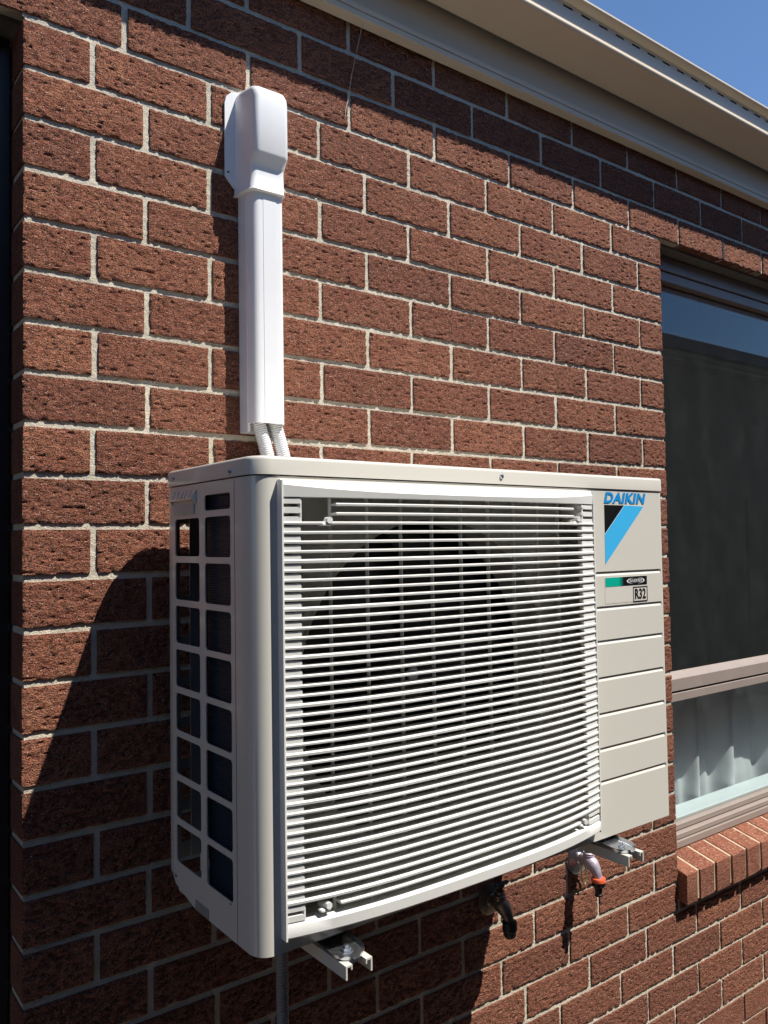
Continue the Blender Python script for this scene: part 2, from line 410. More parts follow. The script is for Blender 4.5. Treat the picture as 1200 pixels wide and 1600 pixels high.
BCACHE = {}
def brick_mesh(L, Hh, var):
    key = (round(L*400), round(Hh*400), var)
    if key in BCACHE: return BCACHE[key]
    rnd = random.Random(hash(key) & 0xffff)
    # torn wire-cut front face: real relief with ragged arrises, then plain sides
    nx = max(8, int(L/.0036)); nz = max(8, int(Hh/.0036)); vs = []; hx, hz = L/2, Hh/2
    ox, oz = rnd.uniform(0, 50), rnd.uniform(0, 50)
    ux = [-hx+L*i/nx for i in range(nx+1)]; uz = [-hz+Hh*j/nz for j in range(nz+1)]
    for j, z in enumerate(uz):
        for i, x in enumerate(ux):
            ex = i in (0, nx); ez = j in (0, nz)
            q = mnoise.noise((x*72+ox, z*165+oz, 3.1))+.6*mnoise.noise((x*165+ox, z*330+oz, 9.4))
            t_ = min(1.0, max(0.0, (-q-.12)/.24))
            y = .0026*t_*t_*(3-2*t_)+.0006*mnoise.noise((x*38+oz, z*45+ox, 1.7))+rnd.uniform(-.00042, .00042)
            y = min(y, .0024)
            if ex or ez:
                y += .0010+.0010*max(0, mnoise.noise((x*90+ox, z*90+oz, 5.5)))
            if ex and ez: y += .0010
            px = x-(1 if x > 0 else -1)*(.0004+.0012*max(0, mnoise.noise((z*170+ox, x*3, 2.2)))) if ex else x
            pz = z-(1 if z > 0 else -1)*(.0003+.0013*max(0, mnoise.noise((x*140+oz, z*3, 8.2)))) if ez else z
            vs.append((px, y, pz))
    n1, n2 = len(ux), len(uz)
    fs = [(j*n1+i, j*n1+i+1, (j+1)*n1+i+1, (j+1)*n1+i) for j in range(n2-1) for i in range(n1-1)]
    rim = [i for i in range(n1)]+[j*n1+n1-1 for j in range(1, n2)]+[(n2-1)*n1+i for i in range(n1-2, -1, -1)]+[j*n1 for j in range(n2-2, 0, -1)]
    n0 = len(vs); vs += [(vs[i][0], DEPTH, vs[i][2]) for i in rim]; m_ = len(rim)
    fs += [(rim[k], n0+k, n0+(k+1) % m_, rim[(k+1) % m_]) for k in range(m_)]+[tuple(n0+k for k in range(m_))]
    me = bpy.data.meshes.new('brick'); me.from_pydata(vs, [], fs); me.update(); finish(me, 50)
    me.materials.append(M_BRICK); BCACHE[key] = me
    return me

def in_view(p):
    d = Vector(p)-CAM; f = d.dot(fwd)
    if f < .1: return False
    u = 600+FPX*d.dot(rgt)/f; v = 800-FPX*d.dot(upv)/f
    return -60 < u < 1260 and -60 < v < 1660

HIDDEN = MB(); NB = 0
def place_brick(x0, x1, b):
    global NB
    L = x1-x0; Hh = PITCH_Z-JB
    zc = bed(b)-PITCH_Z/2; xc = (x0+x1)/2
    vis = any(in_view((x, 0, zc+dz)) for x in (x0, xc, x1) for dz in (-.04, .04))
    if vis and b <= 26 and zc+Hh/2 < ZTOP+.05:
        o = obj('brick', brick_mesh(L, Hh, random.randrange(5)), None, wall,
                (xc+random.uniform(-.0006, .0006), random.uniform(-.0010, .0005), zc+random.uniform(-.0009, .0009)))
        o.rotation_euler = (random.uniform(-.003, .003), random.uniform(-.003, .003), random.uniform(-.003, .003)); NB += 1
    else:
        HIDDEN.box(x0, x1, random.uniform(-.001, .001), DEPTH, zc-Hh/2, zc+Hh/2)

EVEN = [0.118, 0.338, 0.585, 0.828, 1.072, 1.315, 1.558]
ODD = [0.212, 0.460, 0.706, 0.951, 1.190, 1.435, 1.680]
def course(b, joints, lo, hi):
    xs = [lo-JP/2]+[j for j in joints if lo+.03 < j < hi-.03]+[hi+JP/2]
    for a, c in zip(xs, xs[1:]): place_brick(a+JP/2, c-JP/2, b)
def run(start, step, lo, hi): 
    n0 = math.floor((lo-start)/step); return [start+step*k+random.uniform(-.002, .002) for k in range(n0, n0+60) if lo < start+step*k < hi]
for b in range(-4, 32):
    if b < 0:
        course(b, run(0.175 if b % 2 else 0.298, 0.2449, -3.6, 5.6), -3.6, 5.6)
        continue
    js = [j+random.uniform(-.003, .003) for j in (ODD if b % 2 else EVEN)]
    if b < 23:
        course(b, js, 0, XW)
        if b == 22: course(b, run(1.91, .2435, XW, XW1), XW+JP, XW1-JP)
    else:
        course(b, run(1.154 if b % 2 else 1.277, 0.2425, 0, XW1), 0, XW1)
    course(b, run(0.06 if b % 2 else .18, .24, -3.6, XD), -3.6, XD)
    course(b, run(0.06 if b % 2 else .18, .24, XW1, 5.6), XW1, 5.6)
bf = HIDDEN.build('brick_field', M_BRICK, wall, recalc=False, angle=28); bf['kind'] = 'stuff'

for wx in (2.135, 3.11):
    MB().box(wx-.0046, wx+.0046, -.0005, .02, bed(0)+.007, bed(-1)-.007).build('weep_hole_shade', M_BLACK, wall)  # black strip for an open weep hole, its shade put into the colour
# sloping sill of bricks laid on edge under the window
SL = math.atan2(.0305, .114)
def sheared(p): return (p[0], p[1], p[2]+p[1]*math.tan(SL))
sill = MB().box(XW+.012, XW1-.004, -.0655, .066, -.0400, .0412).build('sill', M_SMORT, house, (0, .0415, ZSILL-.0375))
for v in sill.data.vertices: v.co = sheared(v.co)
sill['label'] = 'sloping sill of bricks on edge under the window'
def sill_brick(var):
    rnd = random.Random(var+90)
    bm = bmesh.new(); bmesh.ops.create_cube(bm, size=1.0)
    for v in bm.verts: v.co = Vector((v.co.x*.0755, v.co.y*.14, v.co.z*.088))
    bmesh.ops.bevel(bm, geom=bm.edges[:], offset=0.0026, segments=1, affect='EDGES')
    for v in bm.verts: v.co += Vector((rnd.uniform(-1, 1)*.0010, rnd.uniform(-1, 1)*.0010, rnd.uniform(-1, 1)*.0008))
    for v in bm.verts: v.co = sheared(v.co)
    me = bpy.data.meshes.new('brick'); bm.to_mesh(me); bm.free(); finish(me, 25); me.materials.append(M_SBRICK); return me
sbm = [sill_brick(i) for i in range(4)]
x = XW+.003; k = 0
while x < XW1-.03:
    wdt = .055 if k == 0 else .0755
    o = obj('brick', random.choice(sbm), None, sill, (x+wdt/2, 0, 0))
    o.scale = (wdt/.0755, 1, 1)
    o.location.y += random.uniform(-.0012, .0012); o.rotation_euler = (random.uniform(-.01, .01), 0, random.uniform(-.006, .006)); x += wdt+.0103; k += 1

# steel lintels over the openings
for x0, x1 in ((XD-.1, .08), (XW-.08, XW1+.1)):
    lt = MB().box(max(x0, -9), x1, .030, .10, ZO-.002, ZO+.006).build('lintel', M_LINTEL, house)

# ------------------------------------------------------------------ window
win = MB(); Y0 = .075
ZH = ZO-.006; ZB = ZO-1.822
win.box(XW+.004, XW+.05, Y0, .16, ZB, ZH); win.box(XW1-.05, XW1-.004, Y0, .16, ZB, ZH)
win.box(XW+.05, XW1-.05, Y0, .16, ZH-.042, ZH)
window = win.build('window', M_ALU, house)
window['label'] = 'taupe aluminium window with fixed lower pane and screened upper pane'
MB().bbox(XW+.05, XW1-.05, Y0+.006, .15, ZH-.075, ZH-.045, .002).build('head_rail', M_ALU, window)
MB().bbox(XW+.05, XW1-.05, Y0+.032, .15, ZH-.090, ZH-.078, .002).build('sash_rail', M_ALU, window)
MB().add(*(lambda p: ([(XW+.05, y, z) for y, z in p]+[(XW1-.05, y, z) for y, z in p], [(0, 1, 2, 3, 4)[::-1], (5, 6, 7, 8, 9)]+[(i, (i+1) % 5, 5+(i+1) % 5, 5+i) for i in range(5)]))
         ([(.10, ZO-1.312), (.088, ZO-1.322), (.078, ZO-1.332), (.078, ZO-1.368), (.10, ZO-1.368)])).build('transom', M_ALU, window)
MB().bbox(XW+.05, XW1-.05, .080, .15, ZO-1.402, ZO-1.375, .002).build('transom_bead', M_ALU, window)
MB().box(XW+.05, XW1-.05, .101, .16, ZO-1.378, ZO-1.330).build('transom_slit_filler', M_DARK, window)  # filler block added to stop sun leaking through the transom slit
MB().bbox(XW+.05, XW1-.05, .086, .117, ZO-1.797, ZO-1.779, .002).build('bottom_rail', M_ALU, window)
MB().bbox(XW+.05, XW1-.05, .070, .117, ZO-1.8155, ZO-1.799, .002).build('sill_rail', M_ALU, window)
MB().box(XW+.005, XW1-.005, .062, .15, ZO-1.836, ZO-1.8175).build('sill_angle', M_ALU, window)
MB().box(XW+.05, XW1-.05, .112, .116, ZO-1.318, ZH-.085).build('pane', M_GLASS, window)
MB().box(XW+.05, XW1-.05, .102, .106, ZO-1.782, ZO-1.40).build('pane', M_GLASS, window)
MB().add([(XW+.05, .135, ZO-1.33), (XW1-.05, .135, ZO-1.33), (XW1-.05, .135, ZH-.09), (XW+.05, .135, ZH-.09)], [(0, 1, 2, 3)]).build('insect_screen', M_SCREEN, window)
MB().bbox(XW-.02, XW1+.02, .118, .192, ZO-1.815, ZO-1.774, .003).build('inner_sill', M_SILL, window)
# the room behind
room = MB()
room.box(XW-.5, XW1+.8, 2.9, 2.95, 0, ZO+.12); room.box(XW-.55, XW-.5, .17, 2.95, 0, ZO+.12); room.box(XW1+.8, XW1+.85, .17, 2.95, 0, ZO+.12)
room.box(XW-.55, XW1+.85, .17, 2.95, ZO+.12, ZO+.15); room.box(XW-.55, XW1+.85, .17, 2.95, .0, .03)
room.box(XW-.55, XW-.001, .165, .20, .03, ZO+.12); room.box(XW1+.001, XW1+.85, .165, .20, .03, ZO+.12)
room.box(XW-.001, XW1+.001, .165, .188, .03, ZO-1.816); room.box(XW-.001, XW1+.001, .165, .20, ZH-.01, ZO+.12)
room.build('room', M_ROOM, house)

# sheer curtain hanging behind the window
cm = MB(); vs = []; NX = 260; NZ = 14
for j in range(NZ+1):
    z = ZO-2.35+(2.29)*j/NZ
    for i in range(NX+1):
        x = XW-.05+(XW1-XW+.1)*i/NX
        ph = x*27+1.9*math.sin(x*6.1)+.25*math.sin(j*.6)
        vs.append((x, .226+.020*math.sin(ph)+.010*math.sin(ph*2.3+1)+.004*math.sin(x*60+j), z))
cm.add(vs, [(j*(NX+1)+i, j*(NX+1)+i+1, (j+1)*(NX+1)+i+1, (j+1)*(NX+1)+i) for j in range(NZ) for i in range(NX)])
cur = cm.build('curtain', M_CURT, None, recalc=False, angle=180)
tag(cur, 'pale grey sheer curtain hanging in folds behind the window glass', 'curtain')

# ------------------------------------------------------------------ door beside the corner
door = MB()
door.box(-.048, -.004, .078, .17, -.28, ZH); door.box(XD+.004, XD+.05, .078, .17, -.28, ZH); door.box(XD+.05, -.048, .078, .17, ZH-.05, ZH); door.box(XD+.05, -.048, .078, .17, -.28, -.2)
door = door.build('door', M_DOOR, house)
door['label'] = 'dark framed glass door beside the wall corner'
MB().box(XD+.05, -.048, .12,   .126, -.2, ZH-.05).build('pane', M_BLACK, door)
MB().box(XD+.05, -.048, .20, .22, -.28, ZH).build('blind', M_DARK, door)
MB().bbox(-.12, -.05, .09, .15, -.2, ZH-.05, .003).build('stile', M_DOOR, door)

# ------------------------------------------------------------------ eave: fascia, trim, gutter, roof
X0, X1 = -3.6, 5.6
fas = extrude_x([(-.020, ZO+.262), (0.05, ZO+.262), (0.05, ZO+.46), (-.020, ZO+.46)], X0, X1).build('fascia', M_TRIM, house)
extrude_x([(-.002, ZO+.237), (-.028, ZO+.237), (-.030, ZO+.239), (-.030, ZO+.249), (-.0275, ZO+.2505), (-.0275, ZO+.2525), (-.030, ZO+.254), (-.030, ZO+.264), (-.028, ZO+.2665), (-.020, ZO+.268), (-.002, ZO+.268)], X0, X1).build('trim_strip', M_TRIM, fas)
# quad gutter: open trough with a rolled lip, overflow slots and a folded bead
def strip(pts, th=.0012):
    out = [(y, z) for y, z in pts]; inn = []
    for i, (y, z) in enumerate(pts):
        a = pts[max(i-1, 0)]; c = pts[min(i+1, len(pts)-1)]; ty, tz = c[0]-a[0], c[1]-a[1]; l = math.hypot(ty, tz)
        inn.append((y+tz/l*th, z-ty/l*th))
    return out+inn[::-1]
lip = [(-.151+.0085*math.cos(R(a)), .3545+.0085*math.sin(R(a))) for a in range(-90, -271, -20)]
tr = [(-.044, .44), (-.044, .336)]+[(-.060, .3362), (-.140, .3452)]+lip+[(-.1535, .3645), (-.1545, .397)]
gut = extrude_x(strip([(y, ZO+z) for y, z in tr]), X0, X1).build('gutter', M_GUTTER, house)
gut.location = (0, .013, .0127)
gut['label'] = 'beige metal eave gutter with rolled lip and overflow slots'
bd = [(-.1545, .4025), (-.157, .4075), (-.174, .4125), (-.178, .417), (-.178, .421), (-.175, .4245), (-.168, .4235)]
extrude_x(strip([(y, ZO+z) for y, z in bd]), X0, X1).build('bead', M_GUTTER, gut)
tabm = MB().box(-.0165, .0165, -.0006, .0006, -.0048, .0048).mesh('slot_tab'); tabm.materials.append(M_GUTTER)
xt = X0+.03
while xt < X1:
    if -.2 < xt < 4.2: obj('slot_tab', tabm, None, gut, (xt, -.1545, ZO+.3992))
    xt += .068
MB().box(X0, -.2, -.1552, -.1540, ZO+.394, ZO+.404).build('slot_tab', M_GUTTER, gut); MB().box(4.2, X1, -.1552, -.1540, ZO+.394, ZO+.404).build('slot_tab', M_GUTTER, gut)
roof = MB(); 
for r_ in range(10):
    y0 = -.140+.30*r_; z0 = ZO+.437+.125*r_
    roof.add([(X0, y0, z0), (X1, y0, z0), (X1, y0+.32, z0+.11), (X0, y0+.32, z0+.11), (X0, y0, z0-.02), (X1, y0, z0-.02)], [(0, 1, 2, 3), (4, 5, 1, 0)])
roof.build('roof', M_TILE, house, recalc=False)

# ------------------------------------------------------------------ house next door (seen mirrored in the glass)
nb = empty('neighbour_house', (4, -2.45, -.28), 'dark rendered neighbouring house mirrored in the window glass', 'house')
MB().box(-9, 10, -.2, 0, 0, 3.34).build('wall', M_NWALL, nb)
nr = MB(); 
for r_ in range(8):
    y0 = .22-.30*r_; z0 = 3.49+.10*r_
    nr.add([(-9.2, y0, z0), (10.2, y0, z0), (10.2, y0-.32, z0+.105), (-9.2, y0-.32, z0+.105), (-9.2, y0, z0-.02), (10.2, y0, z0-.02)], [(3, 2, 1, 0), (0, 1, 5, 4)])
nr.build('roof', M_TILE, nb, recalc=False)
MB().box(-9.2, 10.2, .0, .20, 3.33, 3.35).build('soffit', M_NTRIM, nb)
MB().bbox(-9.2, 10.2, .2, .31, 3.36, 3.47, .01).build('gutter', M_NTRIM, nb)
MB().bbox(-9.2, 10.2, .17, .2, 3.31, 3.50, .004).build('fascia', M_NTRIM, nb)
for wx in (-5.5, 3.0): MB().bbox(wx, wx+1.2, -.05, .02, 1.0, 2.2, .005).build('window', M_BLACK, nb)

# ------------------------------------------------------------------ air conditioner
XL, YF, ZB0 = .208, -.410, ZO-.770-.695
W, H, D = .957, .695, .348
ac = empty('air_conditioner', (XL, YF, ZB0), 'ivory split system outdoor unit with slatted fan grille bolted to the brick wall', 'air conditioner')
RC = .027; ZL = .6668                          # front corner radius, height of the lid seam
# front panel: rounded corner, flat face with the round fan opening, grooved service cover
CX, CZ, RF = .3605, .340, .268
RY = .040                                      # the fan panel lies this far behind the front face
fp = MB()
corner = [(0, .0612)]+[(RC-RC*math.cos(R(a)), RC-RC*math.sin(R(a))) for a in range(0, 91, 6)]
rings = [[(x, y, z) for x, y in corner] for z in (.0, .012, ZL)]
fp.sweep(rings, closed=False)
hole = [(CX+RF*math.cos(2*math.pi*k/96), CZ+RF*math.sin(2*math.pi*k/96)) for k in range(96)]
fp.plate([(RC, 0), (.722, 0), (.722, ZL), (RC, ZL)], [rrect(.058, .704, .034, .650, .012)], lambda u, v, d: (u, d, v), RY)
fp.plate([(.052, .03), (.718, .03), (.718, .655), (.052, .655)], [hole], lambda u, v, d: (u, RY+d, v), .001)
gz = [.504, .437, .372, .302, .234, .168, .106]
GX0, GX1 = .722, .943; GD = .0042
zs = [ZL]+[z for q in gz for z in (q+.003, q-.0055)]+[0]
for i in range(0, len(zs), 2):
    a, c = zs[i], zs[i+1]
    fp.add([(GX0, 0, a), (GX1, 0, a), (GX1, 0, c), (GX0, 0, c)], [(0, 3, 2, 1)])
for q in gz:
    fp.add([(GX0, 0, q+.003), (GX1, 0, q+.003), (GX1-.002, GD, q+.0016), (GX0, GD, q+.0016), (GX1, 0, q-.0055), (GX0, 0, q-.0055)],
           [(0, 3, 2, 1), (3, 5, 4, 2), (1, 2, 4)])
rc = .012
rcor = [(GX1, 0), (W-rc, 0)]+[(W-rc+rc*math.sin(R(a)), rc-rc*math.cos(R(a))) for a in range(15, 91, 15)]+[(W, D)]
zcol = sorted(set([0]+[z for q in gz for z in (q+.003, q-.0055)]+[ZL]))
fp.sweep([[(x, y, z) for x, y in rcor] for z in zcol], closed=False)
front = fp.build('front_panel', M_IVORY, ac, recalc=False, angle=40)
for s_z in (.560, .31, .05): 
    MB().lathe([(.0016, 0), (.0016, .0006)], (-.0002, .083, s_z), (-1, 0, 0), 10).build('rivet_hole', M_BLACK, front)

# left side panel with its two columns of openings
PZ, OZ = .0712, .0617
holes = []
ztop = -.852+.770+.695                        # top of the first full row
for r_ in range(8):
    z1 = ztop-PZ*r_; z0 = z1-OZ
    holes.append(rrect(.0755, .1635, z0, z1, .006)); holes.append(rrect(.1835, .2785, z0+.001, z1, .006))
holes.append(rrect(.0755, .1635, ztop+.010, ztop+.034, .005))
sp = MB().plate([(.063, .0), (.205, .0), (.284, .016), (.2925, .026), (.2925, ZL), (.063, ZL)], holes, lambda u, v, d: (d, u, v), .0018)
side = sp.build('side_panel', M_IVORY, ac, angle=30)
MB().box(-.0007, .0012, .157, .206, .0008, .016).build('notch_shade_plate', M_HOSE, side)  # flush plate for the bottom cutout, the recess shade put into its grey
def screw(parent, loc, axis, r=.0042):
    s_ = MB().lathe([(r, 0), (r, .0012), (r*.8, .0026), (r*.3, .0030), (r*.28, .0018)], (0, 0, 0), axis, 14).build('screw', M_ZINC, parent, loc)
    return s_
screw(side, (0, .280, .030), (-1, 0, 0), .0035)
# rear corner and rear guard: the wall shows through its slots
rg = MB(); arc = [(.055-.055*math.cos(R(a)), .293+.055*math.sin(R(a))) for a in range(0, 91, 10)]
zb_ = [.030]
for r_ in range(7, -1, -1): zb_ += [ztop-PZ*r_-OZ+.004, ztop-PZ*r_-.004]
zb_ += [ZL]
rg.sweep([[(x, y, z) for x, y in arc[:8]] for z in (.030, ZL)], closed=False)
for i in range(0, len(zb_), 2):                     # the openings in the rear corner leave only these bars
    rg.sweep([[(x, y, z) for x, y in arc[7:]] for z in (zb_[i], zb_[i+1])], closed=False)
rg.plate([(.055, .030), (.16, .030), (.16, ZL), (.055, ZL)], [], lambda u, v, d: (u, D-d, v), .002)
rg.build('rear_guard', M_IVORY, ac, recalc=False)
MB().box(.010, .034, .058, .176, .02, ZL-.01).build('coil', M_COIL, ac)
MB().box(.10, .78, .300, .325, .02, ZL-.01).build('coil', M_COIL, ac)
MB().box(.084, .086, .176, .34, .02, ZL-.01).build('inner_baffle', M_DARK, ac)
MB().box(.745, .748, .006, .345, .0, ZL-.005).build('partition', M_DARK, ac)
MB().box(.10, W-.003, D-.003, D, .0, ZL).build('rear_panel', M_DARK, ac)
# handle pocket on the side
hd = MB(); hz = .648
hd.add([(-.001, .193, hz-.012), (-.001, .285, hz-.012), (-.001, .285, hz+.010), (-.001, .193, hz+.010), (-.0085, .196, hz-.002), (-.0085, .283, hz-.002), (-.0065, .196, hz-.006), (-.0065, .283, hz-.006)],
       [(3, 2, 5, 4), (4, 5, 7, 6), (3, 4, 6, 0), (2, 1, 7, 5), (0, 1, 2, 3)])
handle = hd.build('handle', M_IVORY, side)
MB().box(-.0022, -.0008, .200, .278, hz-.028, hz-.0115).build('handle_recess', M_BASE, handle)
for k in range(5): MB().add([(-.0092, .203+.016*k, hz-.0018), (-.0092, .206+.016*k, hz-.0018), (-.0025, .211+.016*k, hz+.0095), (-.0025, .208+.016*k, hz+.0095), (-.0075, .2045+.016*k, hz-.004), (-.0015, .2095+.016*k, hz+.008)],
                            [(0, 1, 2, 3), (0, 3, 5, 4), (1, 4, 5, 2)]).build('handle_rib', M_IVORY, handle)

# lid
def lid_outline(o, n=8):
    p = []
    for cx, cy, r_, a0 in ((RC, RC, RC, 180), (W-.012, .012, .012, 270), (W-.02, D-.02, .02, 0), (.055, D-.055, .055, 90)):
        for k in range(n+1):
            a = R(a0+90*k/n); p.append((cx+(r_+o)*math.cos(a), cy+(r_+o)*math.sin(a)))
    return p
lidb = MB(); prof = [(.0004, .6690), (.0022, .6686), (.0022, .6895), (.0014, .6930), (-.0010, .6948), (-.0040, .6953)]
lidb.sweep([[(x, y, z) for x, y in lid_outline(o)] for o, z in prof], cap=True)
lid = lidb.build('lid', M_IVORY, ac, angle=50)
screw(lid, (-.0022, .070, .677), (-1, 0, 0)); screw(lid, (-.0022, .280, .682), (-1, 0, 0)); screw(lid, (.482, -.0022, .682), (0, -1, 0))
MB().sweep([[(x, y, z) for x, y in lid_outline(-.012)] for z in (-.004, .004)]).build('base_pan', M_BASE, ac)

# fan shroud and fan
MB().lathe([(RF+.020, -.0015), (RF+.012, -.003), (RF+.004, -.001), (RF+.0003, .005), (RF+.0003, .075)], (CX, RY, CZ), (0, 1, 0), 96, cap=False).build('fan_shroud', M_IVORY, ac, angle=60)
fan = MB().lathe([(.052, .0), (.058, .008), (.058, .10), (.03, .11)], (0, 0, 0), (0, 1, 0), 32).build('fan', M_FAN, ac, (CX, .115, CZ))
for k in range(3):
    bl = []
    for side_ in (0, .003):
        rows = []
        for i in range(11):
            r_ = .052+.205*i/10
            row = []
            for j in range(9):
                t = j/8; a = R(-20+95*t+12*(i/10)**2)*(.75+.25*i/10)+k*2*math.pi/3
                row.append((r_*math.cos(a), .015+.07*t+side_-.01*math.sin(t*math.pi), r_*math.sin(a)))
            rows.append(row)
        bl.append(rows)
    b_ = MB()
    for rows in bl:
        b_.sweep(rows, closed=False)
    b_.build('blade', M_FAN, fan, recalc=False, angle=180)
MB().lathe([(.013, 0), (.013, .006), (.006, .007), (.006, .014)], (0, -.014, 0), (0, 1, 0), 6).build('hub_nut', M_ZINC, fan)
MB().bbox(CX-.07, CX+.07, .225, .295, .02, ZL-.02, .004).build('motor_mount', M_DARK, ac)

# grille: bowed slats on thin uprights, held in a shallow frame
GXL, GXR, GZ0, GZ1 = .0365, .7145, .022, .662
def yb(x):
    t = (x-GXL)/(GXR-GXL); t = min(1, max(0, t))
    return -.014-.029*(1-abs(2*t-1)**3)
XS = [GXL+(GXR-GXL)*q for q in (0, .012, .03, .06, .10, .15, .21, .28, .36, .43, .5, .57, .64, .72, .79, .85, .90, .94, .97, .988, 1)]
gf = MB(); rings = []
for x in XS:
    y = yb(x); e = (y+.014)/-.029
    zf = GZ1-.006-.011*e
    rings.append([(x, .0, GZ1), (x, -.008, GZ1-.0005), (x, -.011, GZ1-.004), (x, y+.002, zf), (x, y, zf-.002), (x, y+.001, .6365), (x, y+.006, .6355), (x, .0, .6375)])
gf.sweep(rings); rings = []
for x in XS:
    y = yb(x)
    rings.append([(x, .0, .0430), (x, y+.010, .0440), (x, y+.002, .0425), (x, y, .0400), (x, y+.0005, .0250), (x, y+.003, .0225), (x, .0, .0205)])
gf.sweep(rings)
gf.box(GXL-.0012, GXL+.0015, yb(GXL)-.0006, .002, .0210, .6600); gf.box(GXR-.0015, GXR+.0012, yb(GXR)-.0006, .002, .0210, .6600)
# inner walls of the corner pockets
for (x0, x1, z0, z1) in ((.0638, .0655, .599, .6365), (.0625, .0650, .043, .071), (.672, .675, .599, .6365), (.672, .675, .043, .071)):
    gf.box(x0, x1, yb((x0+x1)/2)+.003, .030, z0, z1)
grille = gf.build('grille', M_GRILLE, ac, angle=40)
def slat_mesh(x0, x1, th, name):
    xs = [x0]+[x for x in XS if x0+.004 < x < x1-.004]+[x1]; rings = []
    for x in xs:
        y = yb(x); rings.append([(x, y+.022, th*.24), (x, y+.002, th*.5), (x, y, th*.18), (x, y+.0004, -th*.42), (x, y+.003, -th*.54), (x, y+.022, -th*.40)])
    m = MB().sweep(rings).mesh(name, 45); m.materials.append(M_GRILLE); return m
PS = .01354; ZS0 = .5990; NS = 40
SM = slat_mesh(GXL+.001, GXR-.001, .0042, 'slat'); SM5 = slat_mesh(GXL+.001, GXR-.001, .0057, 'slat'); SMS = slat_mesh(.117, .640, .0042, 'slat')
for k in range(-2, NS+2):
    z = ZS0-PS*k
    if k < 0 or k >= NS: me = SMS
    elif k % 5 == 4: me = SM5
    else: me = SM
    if z > .044: obj('slat', me, None, grille, (0, 0, z))
for k in range(9):
    x = .117+.0614*k; y = yb(x)
    MB().box(x-.0006, x+.0006, y+.0150, y+.0225, .042, .637).build('upright', M_GRILLE, grille)
# pads that close the slat ends
pl = MB()
px0, px1 = GXL+.0022, .0635
def pad(x0, x1, slant):
    h = .0041
    y0, y1 = yb(x0), yb(x1); r_ = .0035
    f_ = [(x0, -h), (x1, -h), (x1, h-r_), (x1-r_*.3, h-r_*.3), (x1-r_, h), (x0+.002, h), (x0, h-.002)] if not slant else [(x0+.009, -h), (x1, -h), (x1, h), (x0+.002, h), (x0, h-.003), (x0+.002, h-.006)]
    def fy(x): return y0+(y1-y0)*(x-x0)/(x1-x0)
    n = len(f_)
    vs = [(x, fy(x)+.0022, z) for x, z in f_]+[(x, fy(x)+.0036, z*1.07) for x, z in f_]+[(x, fy(x)+.013, z*1.07) for x, z in f_]
    fs = [tuple(range(n))]+[(i+q*n, (i+1) % n+q*n, (i+1) % n+(q+1)*n, i+(q+1)*n) for q in (0, 1) for i in range(n)]
    m = MB().add(vs, fs).mesh('pad', 50); m.materials.append(M_GRILLE); return m
PL, PR = pad(px0, px1, False), pad(.669, GXR-.0022, True)
for k in range(-2, NS+2):
    z = ZS0-PS*k+.0050
    if z > .046 and z < .634:
        obj('pad', PL, None, grille, (0, 0, z)); obj('pad', PR, None, grille, (0, 0, z))
# clips in the four corner pockets
for (cx, cz, s_) in ((.106, .6010, 1), (.655, .606, -1), (.098, .056, 1), (.655, .054, -1)):
    y = yb(cx)
    c_ = MB().lathe([(.0048, 0), (.0048, .010), (.0022, .010), (.0022, .001)], (cx, y-.001, cz+.002), (0, 1, 0), 14)
    c_.bbox(cx-.012, cx+.004, y+.001, y+.012, cz-.006, cz-.002, .001); c_.bbox(cx-.003, cx+.003, y+.006, .0, cz-.006, cz+.001, .001)
    c_.build('clip', M_GRILLE, grille)
for (cx, cz) in ((.088, .617), (.690, .617), (.080, .058)):
    MB().lathe([(.0055, 0), (.0055, .001), (.003, .0015), (.003, .0006)], (cx, RY-.0002, cz), (0, -1, 0), 14).build('screw', M_BASE, front)

# lettering on the service cover
def text(body, name, mat, parent, x0, x1, z0, z1, bold, shear=0.0):
    cu = bpy.data.curves.new(name, 'FONT'); cu.body = body; cu.shear = shear; cu.offset = bold; cu.space_character = 1.0+bold*1.8; cu.extrude = .0; cu.resolution_u = 4
    to = bpy.data.objects.new(name, cu); COL.objects.link(to)
    dg = bpy.context.evaluated_depsgraph_get(); dg.update()
    me = bpy.data.meshes.new_from_object(to.evaluated_get(dg)); me.name = name
    bpy.data.objects.remove(to); bpy.data.curves.remove(cu)
    co_ = np.array([v.co[:] for v in me.vertices]); mn = co_.min(0); mx = co_.max(0)
    for v in me.vertices:
        u = (v.co.x-mn[0])/(mx[0]-mn[0]); t = (v.co.y-mn[1])/(mx[1]-mn[1])
        v.co = (x0+u*(x1-x0), 0, z0+t*(z1-z0))
    me.materials.clear(); me.materials.append(mat); me.update()
    return obj(name, me, None, parent, (0, -.0009, 0))
def flat(name, pts, mat, parent, y=-.0006):
    return MB().add([(u, y, v) for u, v in pts]+[(u, y+.0005, v) for u, v in pts], [tuple(range(len(pts)))[::-1] if False else tuple(range(len(pts)))]+[(i, (i+1) % len(pts), len(pts)+(i+1) % len(pts), len(pts)+i) for i in range(len(pts))]).build(name, mat, parent)
text('DAIKIN', 'logo_lettering', M_BLUE2, front, .763, .897, .6405, .6625, .045, .22)
flat('logo_black_triangle', [(.764, .637), (.8255, .6368), (.764, .581)], M_INK, front)
flat('logo_blue_band', [(.8275, .6368), (.889, .6355), (.7635, .521), (.764, .5790)], M_BLUE, front)
stk = flat('sticker', [(.760, .444), (.8955, .444), (.8955, .4955), (.760, .4955)], M_STICK, front, -.0004)
MB().add([(0, 0, 0), (.1325, 0, 0), (.1325, 0, .0175), (0, 0, .0175)], [(0, 1, 2, 3)]).build('sticker_band', M_BAND, stk, (.7615, -.0008, .477))
text('INVERTER', 'inverter_lettering', M_WHITE, stk, .836, .877, .4825, .4892, .004, .25).location.y = -.0012
